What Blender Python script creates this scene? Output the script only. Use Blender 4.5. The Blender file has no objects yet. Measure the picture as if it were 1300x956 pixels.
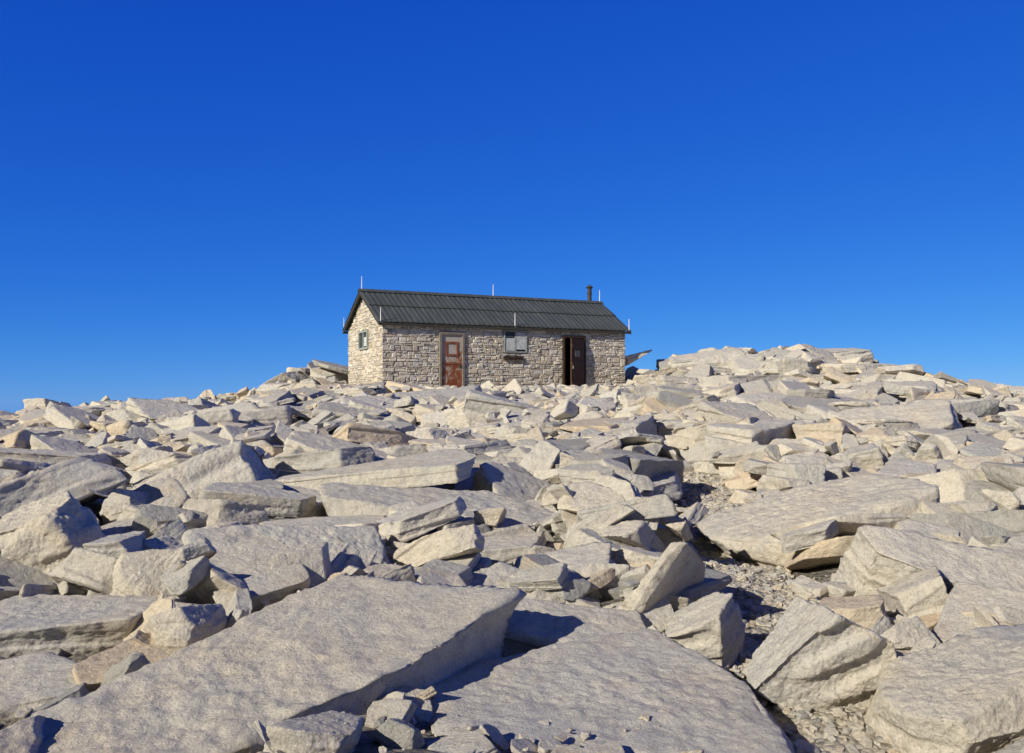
import bpy, bmesh, math, random
import numpy as np
from mathutils import Vector, Matrix, Euler
random.seed(7)
rng = np.random.default_rng(11)
scene = bpy.context.scene
COL = scene.collection

# ------------------------------------------------------------------ noise
def _hash(ix, iy, iz, seed):
    h = (ix.astype(np.int64)*374761393 + iy.astype(np.int64)*668265263 + iz.astype(np.int64)*2147483647 + seed*974634777) & 0xFFFFFFFF
    h = ((h ^ (h >> 13))*1274126177) & 0xFFFFFFFF
    h = ((h ^ (h >> 16))*2246822519) & 0xFFFFFFFF
    h = h ^ (h >> 15)
    return (h & 0xFFFFFF)/float(0xFFFFFF)*2-1
def vnoise(P, seed=0):
    F = np.floor(P); f = P-F; I = F.astype(np.int64); u = f*f*(3-2*f)
    r = 0
    for dx in (0, 1):
        wx = u[:, 0] if dx else 1-u[:, 0]
        for dy in (0, 1):
            wy = u[:, 1] if dy else 1-u[:, 1]
            for dz in (0, 1):
                wz = u[:, 2] if dz else 1-u[:, 2]
                r = r + wx*wy*wz*_hash(I[:, 0]+dx, I[:, 1]+dy, I[:, 2]+dz, seed)
    return r
def fbm(P, seed=0, o=3, g=.5):
    a = 1; s = 0
    for i in range(o):
        s = s + a*vnoise(P*(2.03**i)+i*7.3, seed+i); a *= g
    return s

# ------------------------------------------------------------------ terrain height
HA = np.array([-4.56, 33.3]); HU = np.array([.903, .43]); HV = np.array([-.43, .903]); HL = 10.0; HW = 4.3; HZ = 1.96
def sstep(a, b, x):
    t = np.clip((x-a)/(b-a), 0, 1); return t*t*(3-2*t)
def path_x(y):
    return np.interp(y, [2, 5, 6.5, 8, 10, 12, 15, 19, 25, 31], [2.3, 1.75, 1.75, 2.0, 2.25, 2.5, 2.3, 2.9, 2.3, 3.0])
def height(x, y):
    x = np.asarray(x, float); y = np.asarray(y, float)
    z = np.interp(y, [-30, 3, 8, 14, 22, 33, 42, 60], [-1.5, -.02, .24, .62, 1.2, 1.84, 2.0, 2.0])
    z = z - .086*np.maximum(0, -x-4)*sstep(10, 25, y)
    z = z - .09*np.maximum(0, x-12.3)*sstep(14, 25, y)
    z = z + 1.0*np.exp(-((x-9.5)/4.6)**2-((y-33.5)/6.0)**2)
    z = z + 1.0*np.exp(-((x+8.2)/2.0)**2-((y-40)/3.0)**2)
    z = z + .7*np.exp(-((x-6.6)/2.4)**2-((y-39.5)/3.0)**2)
    z = z + .12*sstep(-4, -8, x)*sstep(20, 9, y)
    P = np.stack([x*.35, y*.35, 0*x], -1).reshape(-1, 3)
    P2 = np.stack([x*1.1, y*1.1, 0*x+3], -1).reshape(-1, 3)
    n = (fbm(P, 5, 2)*.15).reshape(x.shape) + (fbm(P2, 9, 3)*.08).reshape(x.shape)
    lx = (x-HA[0])*HU[0]+(y-HA[1])*HU[1]; ly = (x-HA[0])*HV[0]+(y-HA[1])*HV[1]
    d = np.maximum(np.maximum(-lx, lx-HL), np.maximum(-ly, ly-HW))
    k = sstep(2.2, .3, d)
    z = (z+n)*(1-k)+k*(HZ-.12)
    pd = np.abs(x-path_x(y))
    z = z - .14*sstep(1.0, .3, pd)*sstep(14, 9, y)
    rr = np.hypot(x*.95, (y-24))
    z = z - np.clip(rr-24, 0, 900)*.26*sstep(24, 44, rr)
    big = np.stack([x*.004, y*.004, 0*x+8], -1).reshape(-1, 3)
    z = z + (fbm(big, 21, 4)*30).reshape(x.shape)*sstep(80, 500, rr)
    return z

# ------------------------------------------------------------------ materials
def newmat(name):
    m = bpy.data.materials.new(name); m.use_nodes = True
    nt = m.node_tree; b = nt.nodes['Principled BSDF']
    b.inputs['Specular IOR Level'].default_value = .2
    return m, nt, b
def N(nt, t, **kw):
    n = nt.nodes.new(t)
    for k, v in kw.items(): setattr(n, k, v)
    return n
def noise(nt, vec, scale, detail=4, rough=.55, dist=0):
    n = N(nt, 'ShaderNodeTexNoise'); n.inputs['Scale'].default_value = scale
    n.inputs['Detail'].default_value = detail; n.inputs['Roughness'].default_value = rough
    n.inputs['Distortion'].default_value = dist
    nt.links.new(vec, n.inputs['Vector']); return n.outputs['Fac']
def ramp(nt, fac, stops):
    r = N(nt, 'ShaderNodeValToRGB'); e = r.color_ramp.elements
    while len(e) < len(stops): e.new(.5)
    for i, (p, c) in enumerate(stops):
        e[i].position = p; e[i].color = (*c, 1) if len(c) == 3 else c
    nt.links.new(fac, r.inputs[0]); return r.outputs[0]
def mix(nt, fac, a, b, mode='MIX'):
    m = N(nt, 'ShaderNodeMix', data_type='RGBA', blend_type=mode)
    for sock, v in ((m.inputs[0], fac), (m.inputs[6], a), (m.inputs[7], b)):
        if isinstance(v, (int, float)): sock.default_value = v
        elif isinstance(v, tuple): sock.default_value = (*v, 1)
        else: nt.links.new(v, sock)
    return m.outputs[2]
def math_(nt, op, a, b):
    n = N(nt, 'ShaderNodeMath', operation=op)
    for i, v in enumerate((a, b)):
        if isinstance(v, (int, float)): n.inputs[i].default_value = v
        else: nt.links.new(v, n.inputs[i])
    return n.outputs[0]
def g(v): return (v, v, v)

def rock_material(name, hero=False):
    m, nt, b = newmat(name)
    pos = N(nt, 'ShaderNodeNewGeometry').outputs['Position']
    oi = N(nt, 'ShaderNodeObjectInfo').outputs['Random']
    add = N(nt, 'ShaderNodeVectorMath', operation='ADD')
    nt.links.new(pos, add.inputs[0]); nt.links.new(math_(nt, 'MULTIPLY', oi, 37.0), add.inputs[1])
    v = add.outputs[0]
    base = ramp(nt, noise(nt, v, 1.7, 5, .6, .3), [(.3, (.595, .575, .52)), (.5, (.665, .62, .53)), (.72, (.675, .60, .48))])
    if hero: rst = [(0, (.92, .92, .92)), (.4, (1, 1, 1)), (.8, (1.03, 1.0, .95)), (1, (.98, .97, .94))]
    else: rst = [(0, (.60, .62, .65)), (.16, (.90, .90, .90)), (.40, (1.0, 1.0, 1.0)), (.62, (1.04, 1.0, .94)), (.78, (.84, .86, .88)), (.90, (1.02, .89, .74)), (1, (1.10, 1.06, .97))]
    c = mix(nt, 1.0, base, ramp(nt, oi, rst), 'MULTIPLY')
    stain = ramp(nt, noise(nt, v, 2.6, 6, .65, .5), [(.61, g(0)), (.77, g(.5))] if hero else [(.59, g(0)), (.75, g(.58))])
    c = mix(nt, stain, c, (.56, .40, .26))
    grey = ramp(nt, noise(nt, v, 5.5, 6, .7, .2), [(.53, g(0)), (.70, g(.5))])
    c = mix(nt, grey, c, (.38, .37, .345))
    speck = ramp(nt, noise(nt, v, 75, 3, .75), [(.32, g(.56)), (.44, g(.93)), (.6, g(1.0)), (.75, g(1.12))])
    c = mix(nt, 1.0, c, speck, 'MULTIPLY')
    mid = ramp(nt, noise(nt, v, 16, 6, .7), [(.3, g(.80)), (.5, g(1.0)), (.7, g(1.08))])
    c = mix(nt, 1.0, c, mid, 'MULTIPLY')
    nt.links.new(c, b.inputs['Base Color']); b.inputs['Roughness'].default_value = .95
    b.inputs['Specular IOR Level'].default_value = .08
    mp = N(nt, 'ShaderNodeMapping'); mp.inputs['Scale'].default_value = (1.2, 1.2, 9)
    nt.links.new(v, mp.inputs[0])
    s1 = noise(nt, mp.outputs[0], 1.6, 4, .6, .1)
    s2 = noise(nt, v, 11, 10, .70)
    s3 = noise(nt, v, 80, 4, .75)
    b1 = N(nt, 'ShaderNodeBump'); b1.inputs['Strength'].default_value = .12; b1.inputs['Distance'].default_value = .03
    nt.links.new(s1, b1.inputs['Height'])
    b2 = N(nt, 'ShaderNodeBump'); b2.inputs['Strength'].default_value = .85; b2.inputs['Distance'].default_value = .045
    nt.links.new(s2, b2.inputs['Height']); nt.links.new(b1.outputs[0], b2.inputs['Normal'])
    b3 = N(nt, 'ShaderNodeBump'); b3.inputs['Strength'].default_value = .8; b3.inputs['Distance'].default_value = .009
    nt.links.new(s3, b3.inputs['Height']); nt.links.new(b2.outputs[0], b3.inputs['Normal'])
    nt.links.new(b3.outputs[0], b.inputs['Normal'])
    return m
M_rock = rock_material('granite')
M_hero = rock_material('granite_pale', True)

def ground_material(name, tint):
    m, nt, b = newmat(name)
    pos = N(nt, 'ShaderNodeNewGeometry').outputs['Position']
    vo = N(nt, 'ShaderNodeTexVoronoi'); vo.inputs['Scale'].default_value = 22; nt.links.new(pos, vo.inputs['Vector'])
    c = ramp(nt, noise(nt, pos, 2.2, 6, .6), [(.3, (.38, .36, .32)), (.55, (.45, .41, .34)), (.75, (.48, .40, .29))])
    sv = N(nt, 'ShaderNodeSeparateColor'); nt.links.new(vo.outputs['Color'], sv.inputs[0])
    c = mix(nt, 1.0, c, ramp(nt, sv.outputs[0], [(0, g(.65)), (1, g(1.15))]), 'MULTIPLY')
    c = mix(nt, 1.0, c, ramp(nt, noise(nt, pos, 90, 3, .7), [(.3, g(.7)), (.7, g(1.15))]), 'MULTIPLY')
    c = mix(nt, 1.0, c, tint, 'MULTIPLY')
    nt.links.new(c, b.inputs['Base Color']); b.inputs['Roughness'].default_value = .95
    b1 = N(nt, 'ShaderNodeBump'); b1.inputs['Strength'].default_value = .8; b1.inputs['Distance'].default_value = .05; b1.invert = True
    nt.links.new(vo.outputs['Distance'], b1.inputs['Height'])
    b2 = N(nt, 'ShaderNodeBump'); b2.inputs['Strength'].default_value = .7; b2.inputs['Distance'].default_value = .06
    nt.links.new(noise(nt, pos, 12, 8, .7), b2.inputs['Height']); nt.links.new(b1.outputs[0], b2.inputs['Normal'])
    nt.links.new(b2.outputs[0], b.inputs['Normal'])
    return m
M_ground = ground_material('rubble_ground', (.55, .55, .55))
M_path = ground_material('path_gravel', (1.32, 1.28, 1.20))

def simple(name, col, rough=.7, var=.25, scale=6, metal=0, bump=.2):
    m, nt, b = newmat(name)
    v = N(nt, 'ShaderNodeTexCoord').outputs['Object']
    c = mix(nt, 1.0, (*col,), ramp(nt, noise(nt, v, scale, 6, .65), [(.3, g(1-var)), (.7, g(1+var))]), 'MULTIPLY')
    nt.links.new(c, b.inputs['Base Color']); b.inputs['Roughness'].default_value = rough; b.inputs['Metallic'].default_value = metal
    bm_ = N(nt, 'ShaderNodeBump'); bm_.inputs['Strength'].default_value = bump; bm_.inputs['Distance'].default_value = .02
    nt.links.new(noise(nt, v, scale*5, 4, .6), bm_.inputs['Height']); nt.links.new(bm_.outputs[0], b.inputs['Normal'])
    return m

# ------------------------------------------------------------------ mesh helper
def mesh_from(name, V, F, mat, smooth=False, col=COL):
    me = bpy.data.meshes.new(name)
    if isinstance(F, np.ndarray):
        k = F.shape[1]
        me.vertices.add(len(V)); me.vertices.foreach_set('co', np.asarray(V, np.float32).ravel())
        me.loops.add(F.size); me.loops.foreach_set('vertex_index', F.astype(np.int32).ravel())
        me.polygons.add(len(F)); me.polygons.foreach_set('loop_start', np.arange(0, F.size, k, dtype=np.int32))
        me.update(calc_edges=True)
    else:
        me.from_pydata([tuple(v) for v in V], [], F); me.update()
    if smooth: me.polygons.foreach_set('use_smooth', np.ones(len(me.polygons), bool))
    me.materials.append(mat)
    ob = bpy.data.objects.new(name, me)
    if col: col.objects.link(ob)
    return ob

# ------------------------------------------------------------------ ground sheet
def axis(lo, hi, c0, c1, step):
    core = np.arange(c0, c1+1e-6, step)
    s = step; a = []; x = c1
    while x < hi: s *= 1.13; x += s; a.append(x)
    s = step; b_ = []; x = c0
    while x > lo: s *= 1.13; x -= s; b_.append(x)
    return np.array(b_[::-1]+list(core)+a)
ax = axis(-4500, 4500, -26, 26, .14); ay = axis(-4500, 4500, 0, 50, .14)
GX, GY = np.meshgrid(ax, ay)
GZ = height(GX, GY)
nx, ny = len(ax), len(ay)
V = np.stack([GX, GY, GZ], -1).reshape(-1, 3)
ii = (np.arange(ny-1)[:, None]*nx+np.arange(nx-1)[None]).ravel()
F = np.stack([ii, ii+1, ii+1+nx, ii+nx], -1)
mesh_from('rocky_ground', V, F, M_ground, True)

# gravel path
py_ = np.arange(2, 16, .06); pw = np.linspace(-.60, .60, 21)
PX = path_x(py_)[:, None]+pw[None]*(1+.25*np.sin(py_*2.1))[:, None]; PY = np.repeat(py_[:, None], len(pw), 1)
PZ = height(PX, PY)+.03-.06*(np.abs(pw)[None]/.60)**4 + .012*fbm(np.stack([PX*6, PY*6, PX*0], -1).reshape(-1, 3), 3, 2).reshape(PX.shape)
nv = len(pw); ii = (np.arange(len(py_)-1)[:, None]*nv+np.arange(nv-1)[None]).ravel()
mesh_from('gravel_path', np.stack([PX, PY, PZ], -1).reshape(-1, 3), np.stack([ii, ii+1, ii+1+nv, ii+nv], -1), M_path, True)

# ------------------------------------------------------------------ rocks
_ico = {}
def ico(s):
    if s not in _ico:
        bm = bmesh.new(); bmesh.ops.create_icosphere(bm, subdivisions=s, radius=1)
        V = np.array([v.co[:] for v in bm.verts]); F = np.array([[v.index for v in f.verts] for f in bm.faces]); bm.free()
        V /= np.linalg.norm(V, axis=1)[:, None]
        _ico[s] = (V, F)
    return _ico[s]
def rock_geo(sub, dims, seed, p=50, cuts=5, side=.22, rough=1.0, cutr=(.60, .86)):
    """Jointed granite block: a box cut by planes given in real space, edges slightly worn."""
    r = np.random.default_rng(seed)
    D, F = ico(sub); dims = np.array(dims, float)
    s = float(dims.max()); t = float(dims.min())
    P0 = D*dims
    Ns = []; H = []
    for a in range(3):
        for sg in (-1, 1):
            n = np.zeros(3); n[a] = sg
            if a < 2:
                j = r.normal(0, 1, 3)*side; j[a] = 0
            else:
                j = np.array([r.normal(0, .05+.16*t/s), r.normal(0, .05+.16*t/s), 0])
            n = n+j; n /= np.linalg.norm(n); Ns.append(n); H.append(r.uniform(.82, 1.0)*dims[a])
    for i in range(cuts):
        th = r.uniform(0, 2*math.pi)
        zz = r.normal(0, .3) if i < 3 else r.choice([-1, 1, 1])*r.uniform(.3, 1.3)
        n = np.array([math.cos(th), math.sin(th), zz]); n /= np.linalg.norm(n)
        Ns.append(n); H.append(r.uniform(*cutr)*float((np.abs(n)*dims).sum()))
    Ns = np.array(Ns); H = np.array(H)
    o = r.uniform(0, 50, 3)
    q = np.maximum(P0@Ns.T, 0)/H
    wob = np.stack([vnoise(P0*1.6/s+o+k*5.1, seed+k)+.5*vnoise(P0*4.5/s+o+k*3.1, seed+k+50) for k in range(len(H))], -1)
    q = q*(1+.045*rough*wob)
    wq = q**p
    rad = wq.sum(1)**(-1/p)
    P = P0*rad[:, None]
    nn = wq@(Ns/H[:, None])
    nn /= np.linalg.norm(nn, axis=1)[:, None]
    amp = rough*(t*s)**.5
    d = .017*amp*fbm(P*4/s+o, seed+3, 3) + .018*amp*fbm(P*13/s+o, seed+5, 4, .6)
    sc = np.tanh(5*vnoise(P*2.1/s+o+9, seed+8)); d += .012*amp*sc
    edge = 1-(wq.max(1)/wq.sum(1)); d -= .11*amp*edge*np.clip(vnoise(P*6/s+o+3, seed+11)+.1, 0, 1)
    P = P+nn*d[:, None]
    lay = vnoise(np.stack([P[:, 0]*.8/s+o[0], P[:, 1]*.8/s, P[:, 2]/t*2.6+o[2]], -1), seed+13)
    sd = np.clip(1-np.abs(nn[:, 2])*1.5, 0, 1)
    P[:, :2] += nn[:, :2]*(np.tanh(lay*6)*.10*t*sd)[:, None]
    return P, F

# prototypes
protocol = bpy.data.collections.new('rock_shapes')
PD = []
shapes = []
for i in range(20): shapes.append(('slab', (1, rng.uniform(.5, .85), rng.uniform(.12, .28))))
for i in range(14): shapes.append(('block', (1, rng.uniform(.5, .85), rng.uniform(.28, .48))))
for i in range(6): shapes.append(('chunk', (1, rng.uniform(.6, .9), rng.uniform(.48, .66))))
for i, (k, d) in enumerate(shapes):
    P, F = rock_geo(6, d, 100+i*17, p=rng.uniform(45, 95), cuts=int(rng.integers(5, 10)), side=.34)
    mesh_from('rock_shape_%02d' % i, P, F, M_rock, True, protocol); PD.append(d)
PD = np.array(PD)

# height grid used for resting rocks on one another
cell = .08; gx0, gx1, gy0, gy1 = -32., 32., 1., 56.
gxs = np.arange(gx0, gx1, cell); gys = np.arange(gy0, gy1, cell)
HX, HY = np.meshgrid(gxs, gys); H0 = height(HX, HY); Hm = H0.copy()
def window(x, y, R):
    i0 = max(int((x-R-gx0)/cell), 0); i1 = min(int((x+R-gx0)/cell)+2, len(gxs))
    j0 = max(int((y-R-gy0)/cell), 0); j1 = min(int((y+R-gy0)/cell)+2, len(gys))
    return slice(j0, j1), slice(i0, i1)
def footprint(x, y, yaw, a, b, k=.85):
    sl = window(x, y, max(a, b)*1.05)
    X = HX[sl]-x; Y = HY[sl]-y
    u = (X*math.cos(yaw)+Y*math.sin(yaw))/a; v = (-X*math.sin(yaw)+Y*math.cos(yaw))/b
    return sl, X, Y, (np.abs(u)**3+np.abs(v)**3) < k
def rotmat(nrm, yaw):
    n = Vector(nrm).normalized()
    q = Vector((0, 0, 1)).rotation_difference(n)
    return q.to_matrix() @ Matrix.Rotation(yaw, 3, 'Z')
def stamp(x, y, z, yaw, a, b, c, nrm):
    sl, X, Y, m = footprint(x, y, yaw, a, b, .7)
    top = z+c*.85-(nrm[0]*X+nrm[1]*Y)/max(nrm[2], .35)
    top = np.minimum(top, z+max(a, b)*.9)
    h = Hm[sl]; h[m] = np.maximum(h[m], top[m])

# --- hero boulders: x, y, z_top, half dims (a,b,c), yaw deg, lean dir (nx,ny), cuts, p, sub, seed
heroes = [
 (-1.32, 4.68, .26, 1.22, .60, .40, 70, (.03, -.02), 1, 90, 7, 1),
 (.42, 4.85, .10, .95, .70, .26, 8, (-.04, -.07), 4, 60, 7, 22),
 (1.74, 5.30, .38, .32, .28, .34, 20, (-.55, -.15), 5, 90, 7, 3),
 (2.30, 4.75, .25, .50, .34, .22, 15, (-.10, -.08), 5, 80, 7, 4),
 (3.15, 6.55, .46, .85, .28, .22, -14, (.05, -.50), 4, 80, 7, 5),
 (3.10, 9.4, .64, 1.00, .78, .36, 5, (-.12, -.24), 5, 16, 7, 6),
 (-.72, 9.3, .62, 1.25, .55, .26, -5, (.04, -.18), 4, 60, 7, 7),
 (-1.55, 10.5, .88, 1.3, .50, .10, 4, (-.14, -.05), 4, 70, 7, 8),
 (-1.75, 7.45, .48, .85, .44, .30, 8, (.05, -.55), 5, 50, 7, 9),
 (-1.72, 8.60, .50, .60, .30, .14, 6, (.02, -.10), 4, 60, 6, 10),
 (-3.30, 10.4, .92, .62, .48, .40, 20, (-.55, .08), 5, 90, 7, 11),
 (-3.72, 7.7, .74, .42, .38, .44, 15, (-.42, -.12), 6, 80, 7, 12),
 (-5.7, 11.5, 1.00, .82, .55, .20, 12, (.10, -.12), 5, 70, 6, 13),
 (-.80, 6.85, .36, .33, .20, .09, 10, (.0, -.10), 5, 70, 6, 14),
 (.40, 7.2, .36, .42, .30, .20, 0, (-.08, -.16), 5, 40, 6, 15),
 (.72, 7.75, .48, .27, .2, .15, -25, (.25, -.25), 5, 70, 6, 16),
 (1.22, 5.95, .30, .26, .18, .24, 60, (-.45, -.1), 5, 90, 6, 17),
 (.30, 11.8, 1.12, .30, .15, .55, 62, (.42, -.05), 4, 90, 6, 18),
 (2.7, 17.4, 1.12, 1.05, .6, .22, 4, (-.02, -.28), 5, 70, 6, 19),
 (6.9, 17.2, 1.30, 1.15, .9, .38, -10, (-.20, -.24), 6, 24, 6, 20),
 (-1.1, 17.2, 1.08, .90, .5, .13, 3, (.0, -.08), 4, 70, 6, 21),
 (-3.25, 8.9, .56, .42, .28, .21, -20, (.15, -.1), 6, 70, 6, 23),
 (6.1, 12.2, .78, .72, .5, .26, 12, (-.14, -.2), 5, 70, 6, 24),
 (4.55, 9.5, .58, .42, .3, .24, 25, (-.2, -.15), 5, 70, 6, 25),
 (6.9, 33.2, 3.28, 1.45, .9, .42, 8, (-.10, -.10), 5, 60, 6, 26),
 (11.4, 33.2, 3.40, 1.15, .8, .26, -6, (-.12, -.10), 5, 60, 6, 27),
 (-4.75, 9.1, .74, .70, .5, .20, 40, (-.60, .10), 5, 80, 6, 28),
 (-2.95, 6.0, .28, .70, .45, .16, 5, (.03, -.12), 5, 60, 7, 29),
 (-2.95, 4.85, .10, .55, .45, .17, 20, (.05, -.06), 5, 60, 7, 30),
 (-5.2, 8.0, .60, .62, .5, .25, 30, (-.4, -.05), 5, 70, 6, 31),
 (2.75, 6.3, .42, .26, .2, .30, 75, (-.5, -.1), 5, 80, 6, 32),
 (5.0, 38.6, 3.55, .75, .5, .12, 20, (-.38, -.05), 3, 60, 6, 33),
 (3.9, 12.3, .82, .34, .26, .32, 30, (-.4, -.1), 5, 80, 6, 34),
 (-.1, 3.4, -.06, .75, .38, .18, 5, (.03, -.05), 5, 60, 7, 35),
 (1.25, 3.7, .0, .55, .36, .18, -15, (-.05, -.05), 5, 60, 7, 36),
 (2.75, 7.3, .34, .26, .18, .14, 10, (.1, -.1), 5, 70, 6, 37),
 (-4.2, 6.3, .38, .6, .4, .2, -15, (.1, -.2), 5, 70, 6, 38),
 (4.3, 7.4, .46, .6, .4, .2, 15, (-.1, -.25), 5, 70, 6, 39),
 (.1, 10.6, .68, .55, .4, .2, 15, (.3, -.1), 5, 70, 6, 40),
 (1.15, 9.4, .58, .45, .32, .2, -10, (.1, -.2), 5, 70, 6, 41),
 (.30, 5.95, .22, .50, .26, .2, 4, (.1, -.2), 5, 70, 6, 42),
 (3.3, 5.2, .28, .50, .36, .2, 30, (-.2, -.15), 5, 70, 7, 43),
 (-.2, 8.0, .40, .55, .34, .18, 12, (-.1, -.2), 5, 70, 6, 44),
 (-.1, 6.75, .30, .32, .24, .16, 40, (.2, -.15), 5, 70, 6, 45),
 (-2.6, 8.1, .50, .34, .22, .30, 50, (-.5, -.1), 5, 80, 6, 46),
 (-2.3, 12.6, .98, .8, .4, .18, -8, (.25, -.1), 5, 70, 6, 47),
 (1.0, 13.2, .95, .6, .4, .2, 10, (-.3, -.1), 5, 70, 6, 48),
]
hero_fp = []
for (x, y, zt, a, b, c, yaw, ln, cuts, p, sub, sd) in heroes:
    P, F = rock_geo(sub, (a, b, c), 1000+sd*7, p=p, cuts=cuts, side=.24, rough=.95, cutr=(.66, .88))
    R = rotmat((ln[0], ln[1], 1), math.radians(yaw))
    ob = mesh_from('granite_boulder', P, F, M_hero, True)
    ob.rotation_euler = R.to_euler()
    z = zt-c*.88
    ob.location = (x, y, z)
    n = Vector((ln[0], ln[1], 1)).normalized()
    stamp(x, y, z, math.radians(yaw), a, b, c, n)
    hero_fp.append((x, y, math.radians(yaw), a, b))
hero_mask = np.zeros_like(Hm, bool)
for h in hero_fp:
    sl, X, Y, m = footprint(*h, k=.9); hero_mask[sl] |= m

pts, rots, scls, idxs = [], [], [], []
def in_hut(x, y, r):
    lx = (x-HA[0])*HU[0]+(y-HA[1])*HU[1]; ly = (x-HA[0])*HV[0]+(y-HA[1])*HV[1]
    return -r < lx < HL+r and -r < ly < HW+r
def gi(x, y): return min(max(int((y-gy0)/cell), 0), len(gys)-1), min(max(int((x-gx0)/cell), 0), len(gxs)-1)
def rand_xy(ymin, ymax, pw=1.0):
    y = ymin+(ymax-ymin)*random.random()**pw
    w = .60*y+3.5
    return random.uniform(-w, w), y
def place(n, smin, smax, pool, ymin, ymax, lim, tiltsd, steep=.0, pw=1.0, emb=.45, gap=False):
    cnt = 0; tries = 0
    while cnt < n and tries < n*4:
        tries += 1
        x, y = rand_xy(ymin, ymax, pw)
        s = smin+(smax-smin)*random.random()**1.6
        s *= .5
        if in_hut(x, y, s*.55+.08): continue
        j, i = gi(x, y)
        if hero_mask[j, i] and (s > .12 or random.random() < .97): continue
        if gap and Hm[j, i]-H0[j, i] > .10 and random.random() < .92: continue
        pd = abs(x-path_x(y))
        if y < 13 and pd < .28+s*.8 and s > .07: continue
        if y < 24 and pd < .25+s*.4 and s > .25: continue
        k = random.choice(pool); d = PD[k]
        a, b = s*d[0], s*d[1]
        zs = random.uniform(.8, 1.3); c = s*d[2]*zs
        yaw = random.gauss(.1, .7) if s > .35 else random.uniform(0, math.tau)
        sl, X, Y, m = footprint(x, y, yaw, a, b)
        if m.sum() < 1:
            h = Hm[j, i]; gxp = gyp = 0
            if s > .1: continue
        else:
            hm = Hm[sl][m]; h = np.percentile(hm, 60)
            if s > .15 and hero_mask[sl][m].mean() > (.02 if y < 6.5 else .2): continue
            Xm = X[m]; Ym = Y[m]
            vx = (Xm*Xm).sum()+1e-3; vy = (Ym*Ym).sum()+1e-3
            dh = hm-hm.mean()
            gxp = float((dh*Xm).sum()/vx); gyp = float((dh*Ym).sum()/vy)
        gl = math.hypot(gxp, gyp)
        if gl > .5: gxp *= .5/gl; gyp *= .5/gl
        nx_ = -gxp*.8+random.gauss(0, tiltsd); ny_ = -gyp*.8+random.gauss(-.03, tiltsd)
        if random.random() < steep:
            an = random.uniform(0, math.tau); t = random.uniform(.6, 2.2); nx_ += math.cos(an)*t; ny_ += math.sin(an)*t*.7
        n3 = Vector((nx_, ny_, 1)).normalized()
        z = h+c*emb
        ext = c*n3.z+a*math.sqrt(max(0, 1-n3.z**2))*.8
        if z+ext-H0[j, i] > (lim if y > 6 else lim*.7)+.012*y*min(1, s): continue
        if 24 < y < 36 and -6 < x < 4.5 and z+ext > 1.6+y*.0155+.12: continue
        if y > 18 and x < -.26*y and y < 38 and z+ext > 1.66: continue
        R = rotmat(n3, yaw)
        pts.append((x, y, z)); rots.append(R.to_euler()[:]); scls.append((s, s, s*zs)); idxs.append(k)
        if s > .1: stamp(x, y, z, yaw, a, b, c, n3)
        cnt += 1
    return cnt
slabs = list(range(20)); blocks = list(range(20, 34)); chunks = list(range(34, 40))
c0 = place(260, 1.8, 3.2, slabs, 13, 50, .50, .08)
c1 = place(190, 1.0, 1.9, slabs*2+blocks, 7.5, 16, .46, .20, .10)
c2 = place(900, .9, 1.7, slabs*2+blocks, 9, 50, .54, .17, .12)
c3 = place(1100, .42, 1.05, slabs*2+blocks+chunks[:2], 2.6, 16, .52, .26, .24, .85)
c3b = place(2200, .42, 1.0, slabs*2+blocks+chunks[:3], 16, 50, .52, .22, .14, .85)
c4 = place(800, .18, .42, slabs+blocks+chunks, 2.5, 16, .46, .3, .15, .8, gap=True)
c4b = place(2600, .16, .42, slabs+blocks+chunks, 14, 48, .52, .25, .15, 1)
c5 = place(600, .06, .2, slabs+blocks+chunks, 2.5, 14, .45, .3, .1, .8, gap=True)
print('placed', c0, c1, c2, c3, c3b, c4, c4b, c5)

def instance_object(name, pts, rots, scls, idxs):
    me = bpy.data.meshes.new(name); me.vertices.add(len(pts))
    me.vertices.foreach_set('co', np.array(pts, np.float32).ravel())
    for nm, dat in (('rk_rot', rots), ('rk_scl', scls)):
        at = me.attributes.new(nm, 'FLOAT_VECTOR', 'POINT'); at.data.foreach_set('vector', np.array(dat, np.float32).ravel())
    at = me.attributes.new('rk_idx', 'INT', 'POINT'); at.data.foreach_set('value', np.array(idxs, np.int32))
    ob = bpy.data.objects.new(name, me); COL.objects.link(ob)
    ng = bpy.data.node_groups.new(name+'_scatter', 'GeometryNodeTree')
    ng.interface.new_socket('Geometry', in_out='INPUT', socket_type='NodeSocketGeometry')
    ng.interface.new_socket('Geometry', in_out='OUTPUT', socket_type='NodeSocketGeometry')
    i_ = ng.nodes.new('NodeGroupInput'); o_ = ng.nodes.new('NodeGroupOutput')
    iop = ng.nodes.new('GeometryNodeInstanceOnPoints'); ci = ng.nodes.new('GeometryNodeCollectionInfo')
    ci.inputs['Collection'].default_value = protocol; ci.inputs['Separate Children'].default_value = True; ci.inputs['Reset Children'].default_value = True
    def na(nm, t):
        n = ng.nodes.new('GeometryNodeInputNamedAttribute'); n.data_type = t; n.inputs['Name'].default_value = nm
        return [s for s in n.outputs if s.enabled and s.name == 'Attribute'][0]
    e2r = ng.nodes.new('FunctionNodeEulerToRotation')
    L = ng.links
    L.new(na('rk_rot', 'FLOAT_VECTOR'), e2r.inputs[0]); L.new(e2r.outputs[0], iop.inputs['Rotation'])
    L.new(na('rk_scl', 'FLOAT_VECTOR'), iop.inputs['Scale']); L.new(na('rk_idx', 'INT'), iop.inputs['Instance Index'])
    iop.inputs['Pick Instance'].default_value = True
    L.new(ci.outputs[0], iop.inputs['Instance']); L.new(i_.outputs[0], iop.inputs['Points']); L.new(iop.outputs[0], o_.inputs[0])
    md = ob.modifiers.new('scatter', 'NODES'); md.node_group = ng
    return ob
instance_object('boulder_field', pts, rots, scls, idxs)

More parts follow.
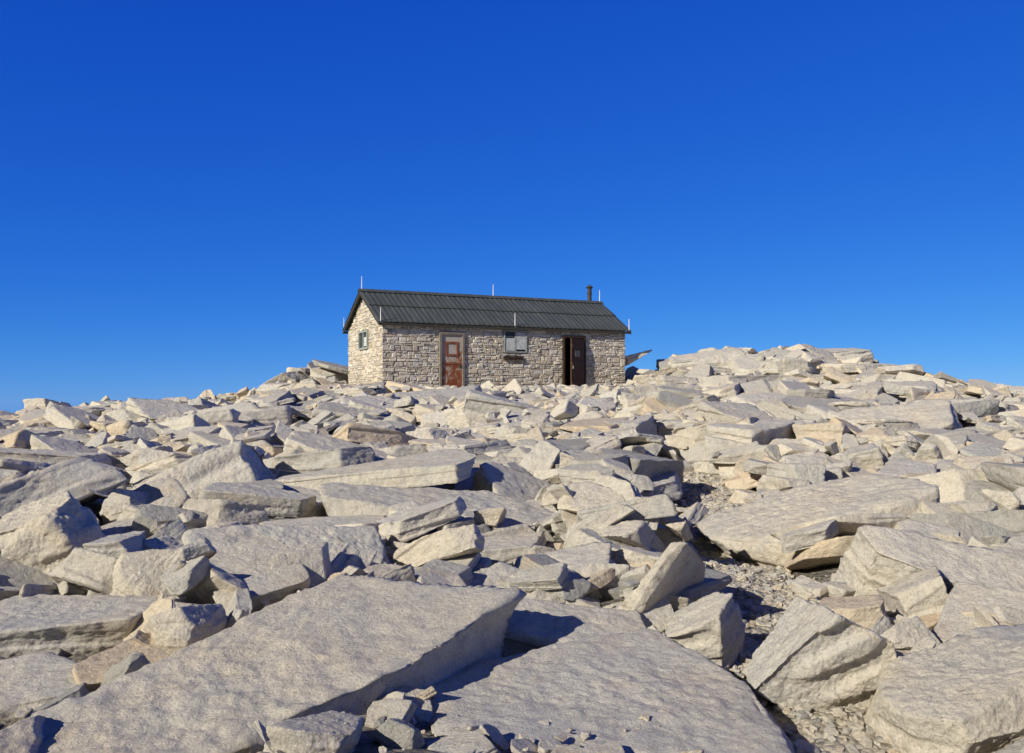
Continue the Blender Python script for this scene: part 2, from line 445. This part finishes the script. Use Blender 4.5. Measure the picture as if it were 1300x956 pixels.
# gravel (path and gaps, near part)
gp = []
for _ in range(11000):
    y = 2.6+11*random.random()
    if random.random() < .65: x = float(path_x(y))+random.gauss(0, .33)
    else: x = random.uniform(-.58*y-1, .58*y+1)
    j, i = gi(x, y)
    if Hm[j, i]-H0[j, i] > .05: continue
    gp.append((x, y, .008+.035*random.random()**3))
gp = np.array(gp); gz = height(gp[:, 0], gp[:, 1])+.025+gp[:, 2]*.2
pts = np.stack([gp[:, 0], gp[:, 1], gz], -1)
rots = [[random.uniform(-.4, .4), random.uniform(-.4, .4), random.uniform(0, 6.28)] for _ in gp]
scls = np.repeat(gp[:, 2:3], 3, 1); idxs = [random.choice(blocks+chunks) for _ in gp]
instance_object('gravel', pts, rots, scls, idxs)

# ------------------------------------------------------------------ hut
hut = bpy.data.objects.new('stone_hut', None); COL.objects.link(hut)
hut.location = (HA[0], HA[1], HZ); hut.rotation_euler = (0, 0, math.atan2(HU[1], HU[0]))
def child(ob): ob.parent = hut; return ob
L, W, EZ, RZ = HL, HW, 2.5, 3.72
def boxmesh(bl):
    V = []; F = []
    for (x0, x1, y0, y1, z0, z1) in bl:
        n = len(V)
        V += [(x0, y0, z0), (x1, y0, z0), (x1, y1, z0), (x0, y1, z0), (x0, y0, z1), (x1, y0, z1), (x1, y1, z1), (x0, y1, z1)]
        F += [tuple(n+i for i in f) for f in ((3, 2, 1, 0), (4, 5, 6, 7), (0, 1, 5, 4), (1, 2, 6, 5), (2, 3, 7, 6), (3, 0, 4, 7))]
    return V, F
def boxes(name, bl, mat, bev=0):
    V, F = boxmesh(bl); o = child(mesh_from(name, V, F, mat))
    if bev:
        md = o.modifiers.new('b', 'BEVEL'); md.width = bev; md.segments = 2; md.limit_method = 'ANGLE'
    return o
M_mortar = simple('mortar', (.40, .35, .28), .95, .25, 5)
M_stone, nt, b = newmat('wall_stone')
at = N(nt, 'ShaderNodeAttribute', attribute_name='stone_col')
v = N(nt, 'ShaderNodeTexCoord').outputs['Object']
c = mix(nt, 1.0, at.outputs['Color'], ramp(nt, noise(nt, v, 7, 6, .75), [(.3, g(.76)), (.7, g(1.2))]), 'MULTIPLY')
c = mix(nt, 1.0, c, ramp(nt, noise(nt, v, .9, 4, .6), [(.35, g(.90)), (.65, g(1.06))]), 'MULTIPLY')
nt.links.new(c, b.inputs['Base Color']); b.inputs['Roughness'].default_value = .95
bb = N(nt, 'ShaderNodeBump'); bb.inputs['Strength'].default_value = .9; bb.inputs['Distance'].default_value = .05
nt.links.new(noise(nt, v, 12, 6, .7), bb.inputs['Height']); nt.links.new(bb.outputs[0], b.inputs['Normal'])

opens = [(2.12, 3.10, -.5, 2.16), (4.70, 5.66, 1.48, 2.32), (7.20, 8.20, -.5, 2.18)]
T = .4
bl = []
xs = [0]+[v for o in opens for v in o[:2]]+[L]
for i in range(0, len(xs), 2): bl.append((xs[i], xs[i+1], 0, T, -.8, EZ))
for (a, b_, z0, z1) in opens:
    bl.append((a, b_, 0, T, z1, EZ))
    if z0 > 0: bl.append((a, b_, 0, T, -.8, z0))
bl.append((0, L, W-T, W, -.8, EZ)); bl.append((0, T, T, W-T, -.8, EZ)); bl.append((L-T, L, T, W-T, -.8, EZ))
boxes('wall_core', bl, M_mortar)
V = []; F = []
for x0, x1 in ((0, T), (L-T, L)):
    n = len(V); V += [(x0, 0, EZ), (x0, W, EZ), (x0, W/2, RZ), (x1, 0, EZ), (x1, W, EZ), (x1, W/2, RZ)]
    F += [(n, n+2, n+1), (n+3, n+4, n+5), (n, n+3, n+5, n+2), (n+1, n+2, n+5, n+4), (n, n+1, n+4, n+3)]
child(mesh_from('gable_core', V, F, M_mortar))
boxes('floor', [(T, L-T, T, W-T, -.2, 0.02)], M_mortar)

SV = []; SF = []; SC = []
pal = [(.72, .64, .51), (.68, .59, .45), (.75, .69, .58), (.60, .54, .44), (.79, .73, .62), (.69, .59, .44), (.53, .45, .36), (.74, .67, .56), (.62, .58, .51), (.75, .67, .53)]
def add_stone(org, du, dn, u0, u1, z0, z1):
    gp = .008
    dep = random.uniform(.012, .042); n = len(SV)
    u0 += gp; u1 -= gp; z0 += gp*.8; z1 -= gp*.8
    if u1-u0 < .03 or z1-z0 < .03: return
    j = .028
    cs = [(u0, z0), (u1, z0), (u1, z1), (u0, z1)]
    cs = [(a+random.uniform(-j, j)*.8, z+random.uniform(-j, j)) for a, z in cs]
    cu = (u0+u1)/2; cz = (z0+z1)/2
    def P(u, d, z): return (org[0]+du[0]*u+dn[0]*d, org[1]+du[1]*u+dn[1]*d, z)
    for (a, z) in cs: SV.append(P(a, -.01, z))
    for (a, z) in cs: SV.append(P(a, dep*.5, z))
    for (a, z) in cs: SV.append(P(a+(cu-a)*.18, dep+random.uniform(-.008, .008), z+(cz-z)*.30))
    for r in (0, 4):
        for k in range(4):
            SF.append((n+r+k, n+r+(k+1) % 4, n+r+4+(k+1) % 4, n+r+4+k))
    SF.append((n+8, n+9, n+10, n+11))
    c = np.array(random.choice(pal))*random.uniform(.84, 1.06)
    SC.extend([tuple(c)+(1,)]*12)
def lay(org, du, dn, length, top, openings, gable=False):
    z = -.7
    while z < top:
        rh = random.choice([.07, .09, .11, .13, .15, .20]); z1 = min(z+rh, top)
        u = -.03
        end = length+.03
        if gable and (z+z1)/2 > EZ:
            k = ((z1)-EZ)/(RZ-EZ)*(W/2); u = k-.02; end = length-k+.02
        while u < end-.02:
            w = random.choice([random.uniform(.10, .25), random.uniform(.2, .48)]); u1 = min(u+w, end)
            if end-u1 < .08: u1 = end
            segs = [(u, u1)]
            for (a, b_, o0, o1) in openings:
                if z1 > o0+.04 and z < o1-.04:
                    ns = []
                    for (s0, s1) in segs:
                        if s1 <= a or s0 >= b_: ns.append((s0, s1))
                        else:
                            if s0 < a: ns.append((s0, a))
                            if s1 > b_: ns.append((b_, s1))
                    segs = ns
            for (s0, s1) in segs:
                if s1-s0 > .05: 
                    if rh > .12 and random.random() < .45:
                        zm = z+(z1-z)*random.uniform(.35, .65)
                        add_stone(org, du, dn, s0, s1, z, zm); add_stone(org, du, dn, s0, s1, zm, z1)
                    else: add_stone(org, du, dn, s0, s1, z, z1)
            u = u1
        z = z1
gw = (1.6, 2.75, 1.58, 2.28)
lay((0, 0), (1, 0), (0, -1), L, EZ-.02, opens)
lay((0, W), (1, 0), (0, 1), L, EZ-.02, [])
lay((0, 0), (0, 1), (-1, 0), W, RZ-.12, [gw], True)
lay((L, 0), (0, 1), (1, 0), W, RZ-.12, [], True)
st = child(mesh_from('masonry', SV, SF, M_stone))
ca = st.data.color_attributes.new('stone_col', 'FLOAT_COLOR', 'POINT')
ca.data.foreach_set('color', np.array(SC, np.float32).ravel())
bm = bmesh.new(); bm.from_mesh(st.data); bmesh.ops.recalc_face_normals(bm, faces=bm.faces); bm.to_mesh(st.data); bm.free()

# roof
M_roof, nt, b = newmat('corrugated_roof')
v = N(nt, 'ShaderNodeTexCoord').outputs['Object']
mp = N(nt, 'ShaderNodeMapping'); mp.inputs['Scale'].default_value = (2.2, .5, .5); nt.links.new(v, mp.inputs[0])
c = ramp(nt, noise(nt, mp.outputs[0], 1.6, 6, .65), [(.3, (.060, .068, .064)), (.55, (.086, .095, .090)), (.75, (.115, .125, .117))])
c = mix(nt, ramp(nt, noise(nt, v, 5, 6, .7), [(.6, g(0)), (.75, g(.4))]), c, (.13, .11, .09))
nt.links.new(c, b.inputs['Base Color']); b.inputs['Roughness'].default_value = .7; b.inputs['Specular IOR Level'].default_value = .2
sl_ = (RZ-EZ)/(W/2); OE = .20; OL = .22; OR = .22
def roof_sheet(side, t0, t1, lift, name):
    xs = np.arange(-OL, L+OR+1e-6, .025); ts = np.linspace(t0, t1, 6)
    X, Tt = np.meshgrid(xs, ts)
    seam = .010*(np.mod(X+.3, .80) < .05)
    Y = Tt if side > 0 else W-Tt
    Z = EZ+sl_*Tt+.07+lift*(1-(Tt-t0)/(t1-t0))+.009*np.sin(X*2*math.pi/.20)+seam+.006*np.sin(X*1.7+Tt*2)
    V = np.stack([X, Y, Z], -1).reshape(-1, 3); n = len(xs)
    ii = (np.arange(len(ts)-1)[:, None]*n+np.arange(n-1)[None]).ravel()
    F = np.stack([ii, ii+1, ii+1+n, ii+n], -1)
    if side < 0: F = F[:, ::-1]
    o = child(mesh_from(name, V, F, M_roof, True)); md = o.modifiers.new('s', 'SOLIDIFY'); md.thickness = .012; md.offset = -1
for s, nm in ((1, 'front'), (-1, 'back')):
    roof_sheet(s, -OE, 1.05, .0, 'roof_%s_lower' % nm)
    roof_sheet(s, .95, W/2, .03, 'roof_%s_upper' % nm)
M_trim = simple('dark_trim', (.06, .055, .045), .7)
V = []; F = []
for x in (-OL-.02, L+OR+.02):
    V += [(x, W/2-.17, RZ+.115-.17*sl_), (x, W/2, RZ+.135), (x, W/2+.17, RZ+.115-.17*sl_)]
F = [(0, 3, 4, 1), (1, 4, 5, 2)]
o = child(mesh_from('ridge_cap', V, F, M_roof)); md = o.modifiers.new('s', 'SOLIDIFY'); md.thickness = .02
def barge(x0, x1, name):
    V = []; F = []
    for s in (0, 1):
        yy = [-OE, W/2] if s == 0 else [W+OE, W/2]
        pts_ = [(yy[0], EZ-sl_*OE+.035), (yy[1], RZ+.035), (yy[1], RZ-.10), (yy[0], EZ-sl_*OE-.08)]
        n = len(V)
        for x in (x0, x1):
            for (y, z) in pts_: V.append((x, y+(0.001 if s else -.001), z))
        F += [(n, n+1, n+2, n+3), (n+7, n+6, n+5, n+4), (n, n+4, n+5, n+1), (n+1, n+5, n+6, n+2), (n+2, n+6, n+7, n+3), (n+3, n+7, n+4, n)]
    child(mesh_from(name, V, F, M_trim))
barge(-OL+.02, -OL+.055, 'barge_board_left'); barge(L+OR-.055, L+OR-.02, 'barge_board_right')
boxes('eave_board', [(-OL+.06, L+OR-.06, -OE+.02, -OE+.05, EZ-sl_*OE-.06, EZ-sl_*OE+.03), (-OL+.06, L+OR-.06, W+OE-.05, W+OE-.02, EZ-sl_*OE-.06, EZ-sl_*OE+.03)], M_trim)

# doors and windows
M_frame = simple('weathered_frame', (.24, .21, .17), .85, .3, 8)
M_dark = simple('dark_wood', (.055, .035, .025), .75, .35, 8)
M_brown = simple('brown_door', (.11, .06, .038), .7, .35, 7)
M_white = simple('old_white_paint', (.56, .57, .54), .7, .25, 7)
M_green = simple('grey_green_paint', (.33, .36, .32), .7, .3, 9)
M_glass, nt, b = newmat('dark_glass'); b.inputs['Base Color'].default_value = (.05, .06, .06, 1); b.inputs['Roughness'].default_value = .35; b.inputs['Specular IOR Level'].default_value = .3
M_rust, nt, b = newmat('rusty_painted_metal')
v = N(nt, 'ShaderNodeTexCoord').outputs['Object']; sx = N(nt, 'ShaderNodeSeparateXYZ'); nt.links.new(v, sx.inputs[0])
nz = noise(nt, v, 3.6, 8, .75, .6)
ma = math_(nt, 'ADD', math_(nt, 'MULTIPLY', sx.outputs[2], .13), nz)
c = ramp(nt, ma, [(.50, (.20, .06, .03)), (.60, (.28, .10, .05)), (.64, (.40, .30, .23)), (.76, (.48, .43, .36))])
nt.links.new(c, b.inputs['Base Color']); b.inputs['Roughness'].default_value = .8
def frame(name, x0, x1, z0, z1, w, y0, y1, mat, bottom=True):
    bl = [(x0, x0+w, y0, y1, z0, z1), (x1-w, x1, y0, y1, z0, z1), (x0+w, x1-w, y0, y1, z1-w, z1)]
    if bottom: bl.append((x0+w, x1-w, y0, y1, z0, z0+w))
    boxes(name, bl, mat, .006)
frame('door_frame_west', 2.12, 3.10, -.1, 2.16, .085, -.085, .12, M_frame)
boxes('door_leaf_west', [(2.205, 3.015, -.03, .02, -.015, 2.075)], M_rust)
M_r2 = simple('rust', (.25, .085, .045), .85, .35)
boxes('door_panel_west', [(2.36, 2.43, -.05, -.031, 1.3, 1.82), (2.79, 2.86, -.05, -.031, 1.3, 1.82), (2.43, 2.79, -.05, -.031, 1.75, 1.82), (2.43, 2.79, -.05, -.031, 1.3, 1.37)], M_r2)
boxes('door_rail_west', [(2.215, 3.005, -.048, -.031, 1.0, 1.06), (2.215, 3.005, -.048, -.031, .02, .10)], M_r2)
boxes('door_handle_west', [(2.90, 2.93, -.09, -.031, .88, 1.0)], M_dark, .006)
frame('window_frame_front', 4.70, 5.66, 1.48, 2.32, .05, -.060, .10, M_green)
boxes('window_mullion', [(5.16, 5.20, -.05, .08, 1.53, 2.27)], M_green)
boxes('window_pane', [(4.75, 5.16, .03, .05, 1.53, 2.27), (5.20, 5.61, .03, .05, 1.53, 2.27)], M_glass)
boxes('window_shutter', [(4.76, 5.15, -.045, -.02, 1.55, 2.02), (5.21, 5.60, -.045, -.02, 1.60, 2.25)], M_white, .004)
boxes('window_crossbar', [(4.75, 5.16, .0, .029, 2.06, 2.10)], M_green)
boxes('shelf', [(4.66, 5.50, -.12, -.05, 1.20, 1.24)], M_dark, .006)
boxes('plaque', [(4.68, 5.48, -.08, -.055, 1.245, 1.35)], M_dark)
frame('door_frame_east', 7.20, 8.20, -.1, 2.18, .08, -.085, .12, M_dark)
bl = []
for i in range(6): bl.append((-.83+i*.138, -.83+i*.138+.131, -.022, .022, 0, 2.06))
bl += [(-.80, -.03, -.045, -.022, .25, .37), (-.80, -.03, -.045, -.022, 1.05, 1.17), (-.80, -.03, -.045, -.022, 1.72, 1.84)]
o = boxes('door_leaf_east', bl, M_brown, .005); o.location = (8.115, -.06, .0); o.rotation_euler = (0, 0, math.radians(24))
nb = boxes('door_notice', [(-.62, -.32, -.052, -.046, 1.38, 1.60)], simple('notice', (.30, .27, .2), .8)); nb.parent = o
hb = boxes('door_latch', [(-.79, -.74, -.09, -.046, .9, 1.02)], M_frame); hb.parent = o
bl = [(-.09, .02, gw[0], gw[0]+.07, gw[2], gw[3]), (-.09, .02, gw[1]-.07, gw[1], gw[2], gw[3]), (-.09, .02, gw[0]+.07, gw[1]-.07, gw[3]-.07, gw[3]), (-.09, .02, gw[0]+.07, gw[1]-.07, gw[2], gw[2]+.07), (-.075, .02, 2.15, 2.20, gw[2]+.07, gw[3]-.07)]
boxes('gable_window_frame', bl, M_green, .006)
boxes('gable_window_pane', [(-.03, -.012, gw[0]+.07, 2.15, gw[2]+.07, gw[3]-.07), (-.03, -.012, 2.20, gw[1]-.07, gw[2]+.07, gw[3]-.07)], M_glass)
boxes('gable_window_shutter', [(-.055, -.031, gw[0]+.12, 2.10, gw[2]+.12, gw[3]-.25)], M_white)

def cyl(name, x, y, z0, z1, r, mat, r2=None, seg=16):
    me = bpy.data.meshes.new(name); bm = bmesh.new()
    bmesh.ops.create_cone(bm, cap_ends=True, segments=seg, radius1=r, radius2=r if r2 is None else r2, depth=z1-z0)
    bm.to_mesh(me); bm.free(); me.materials.append(mat)
    o = bpy.data.objects.new(name, me); COL.objects.link(o); o.location = (x, y, (z0+z1)/2); return child(o)
M_rod = simple('rod_metal', (.8, .8, .78), .5, .1)
rz = RZ+.09
for i, (x, y, z0, z1) in enumerate([(-.12, W/2, rz, rz+.50), (5.25, W/2, rz, rz+.48), (L+OR-.08, W/2, rz, rz+.50),
        (-.12, -OE+.04, 2.40, 2.95), (5.1, -OE+.04, 2.40, 2.95), (L+OR-.1, -OE+.04, 2.40, 2.92), (-.16, W+OE-.04, 2.40, 2.95)]):
    cyl('lightning_rod_%d' % (i+1), x, y, z0, z1, .020, M_rod, .013, 8)
M_pipe = simple('sooty_pipe', (.07, .06, .055), .6, .4)
px_, py2 = 9.72, W/2+.12
cyl('stove_pipe', px_, py2, RZ-.1, RZ+.66, .09, M_pipe)
cyl('stove_pipe_collar', px_, py2, RZ+.0, RZ+.16, .15, M_pipe, .095)
cyl('stove_pipe_band', px_, py2, RZ+.42, RZ+.48, .105, M_pipe)
cyl('stove_pipe_top', px_, py2, RZ+.655, RZ+.69, .12, M_pipe)
cyl('stove_pipe_cap', px_, py2, RZ+.69, RZ+.80, .16, M_pipe, .04)

# ------------------------------------------------------------------ light
el = math.radians(27)
s = Vector((-.73*math.cos(el), -.68*math.cos(el), math.sin(el))).normalized()
ld = bpy.data.lights.new('sun', 'SUN'); ld.energy = 5.0; ld.angle = math.radians(.5); ld.color = (1, .94, .83)
lo = bpy.data.objects.new('sun', ld); COL.objects.link(lo); lo.rotation_euler = s.to_track_quat('Z', 'Y').to_euler(); lo.location = (-30, -30, 30)
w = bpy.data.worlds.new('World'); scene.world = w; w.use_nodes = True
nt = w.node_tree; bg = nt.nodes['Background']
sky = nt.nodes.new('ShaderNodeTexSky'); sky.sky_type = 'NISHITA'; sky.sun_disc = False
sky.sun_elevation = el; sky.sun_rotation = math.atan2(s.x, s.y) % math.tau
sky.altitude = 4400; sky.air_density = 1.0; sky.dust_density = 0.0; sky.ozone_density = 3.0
# sky colour graded by direction: deepen the blue away from the sun
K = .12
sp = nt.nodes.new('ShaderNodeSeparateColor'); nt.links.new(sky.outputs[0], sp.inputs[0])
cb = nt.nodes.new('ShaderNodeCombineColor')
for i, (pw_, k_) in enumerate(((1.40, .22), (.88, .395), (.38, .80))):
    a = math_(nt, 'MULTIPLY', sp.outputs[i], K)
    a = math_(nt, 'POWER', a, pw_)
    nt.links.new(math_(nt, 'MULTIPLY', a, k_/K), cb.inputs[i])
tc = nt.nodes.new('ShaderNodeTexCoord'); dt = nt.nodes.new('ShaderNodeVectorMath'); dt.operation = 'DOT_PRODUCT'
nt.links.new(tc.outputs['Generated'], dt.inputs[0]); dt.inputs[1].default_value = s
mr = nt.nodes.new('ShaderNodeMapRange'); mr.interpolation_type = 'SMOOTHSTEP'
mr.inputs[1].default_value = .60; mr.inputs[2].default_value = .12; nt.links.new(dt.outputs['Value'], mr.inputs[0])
near = mix(nt, 1.0, sky.outputs[0], (.36, .28, .20), 'MULTIPLY')  # sky around the sun dimmed by hand to cut fill and deepen shadows
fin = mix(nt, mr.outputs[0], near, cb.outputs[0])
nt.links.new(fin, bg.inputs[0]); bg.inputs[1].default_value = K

# ------------------------------------------------------------------ camera
cd = bpy.data.cameras.new('camera'); cd.sensor_width = 36; cd.lens = 1200*36/1300; cd.shift_y = 32/1300
cd.clip_start = .05; cd.clip_end = 12000
cam = bpy.data.objects.new('camera', cd); COL.objects.link(cam); cam.location = (0, 0, 1.6); cam.rotation_euler = (math.pi/2, 0, 0)
scene.camera = cam
scene.view_settings.view_transform = 'Standard'; scene.view_settings.look = 'None'; scene.view_settings.exposure = 0
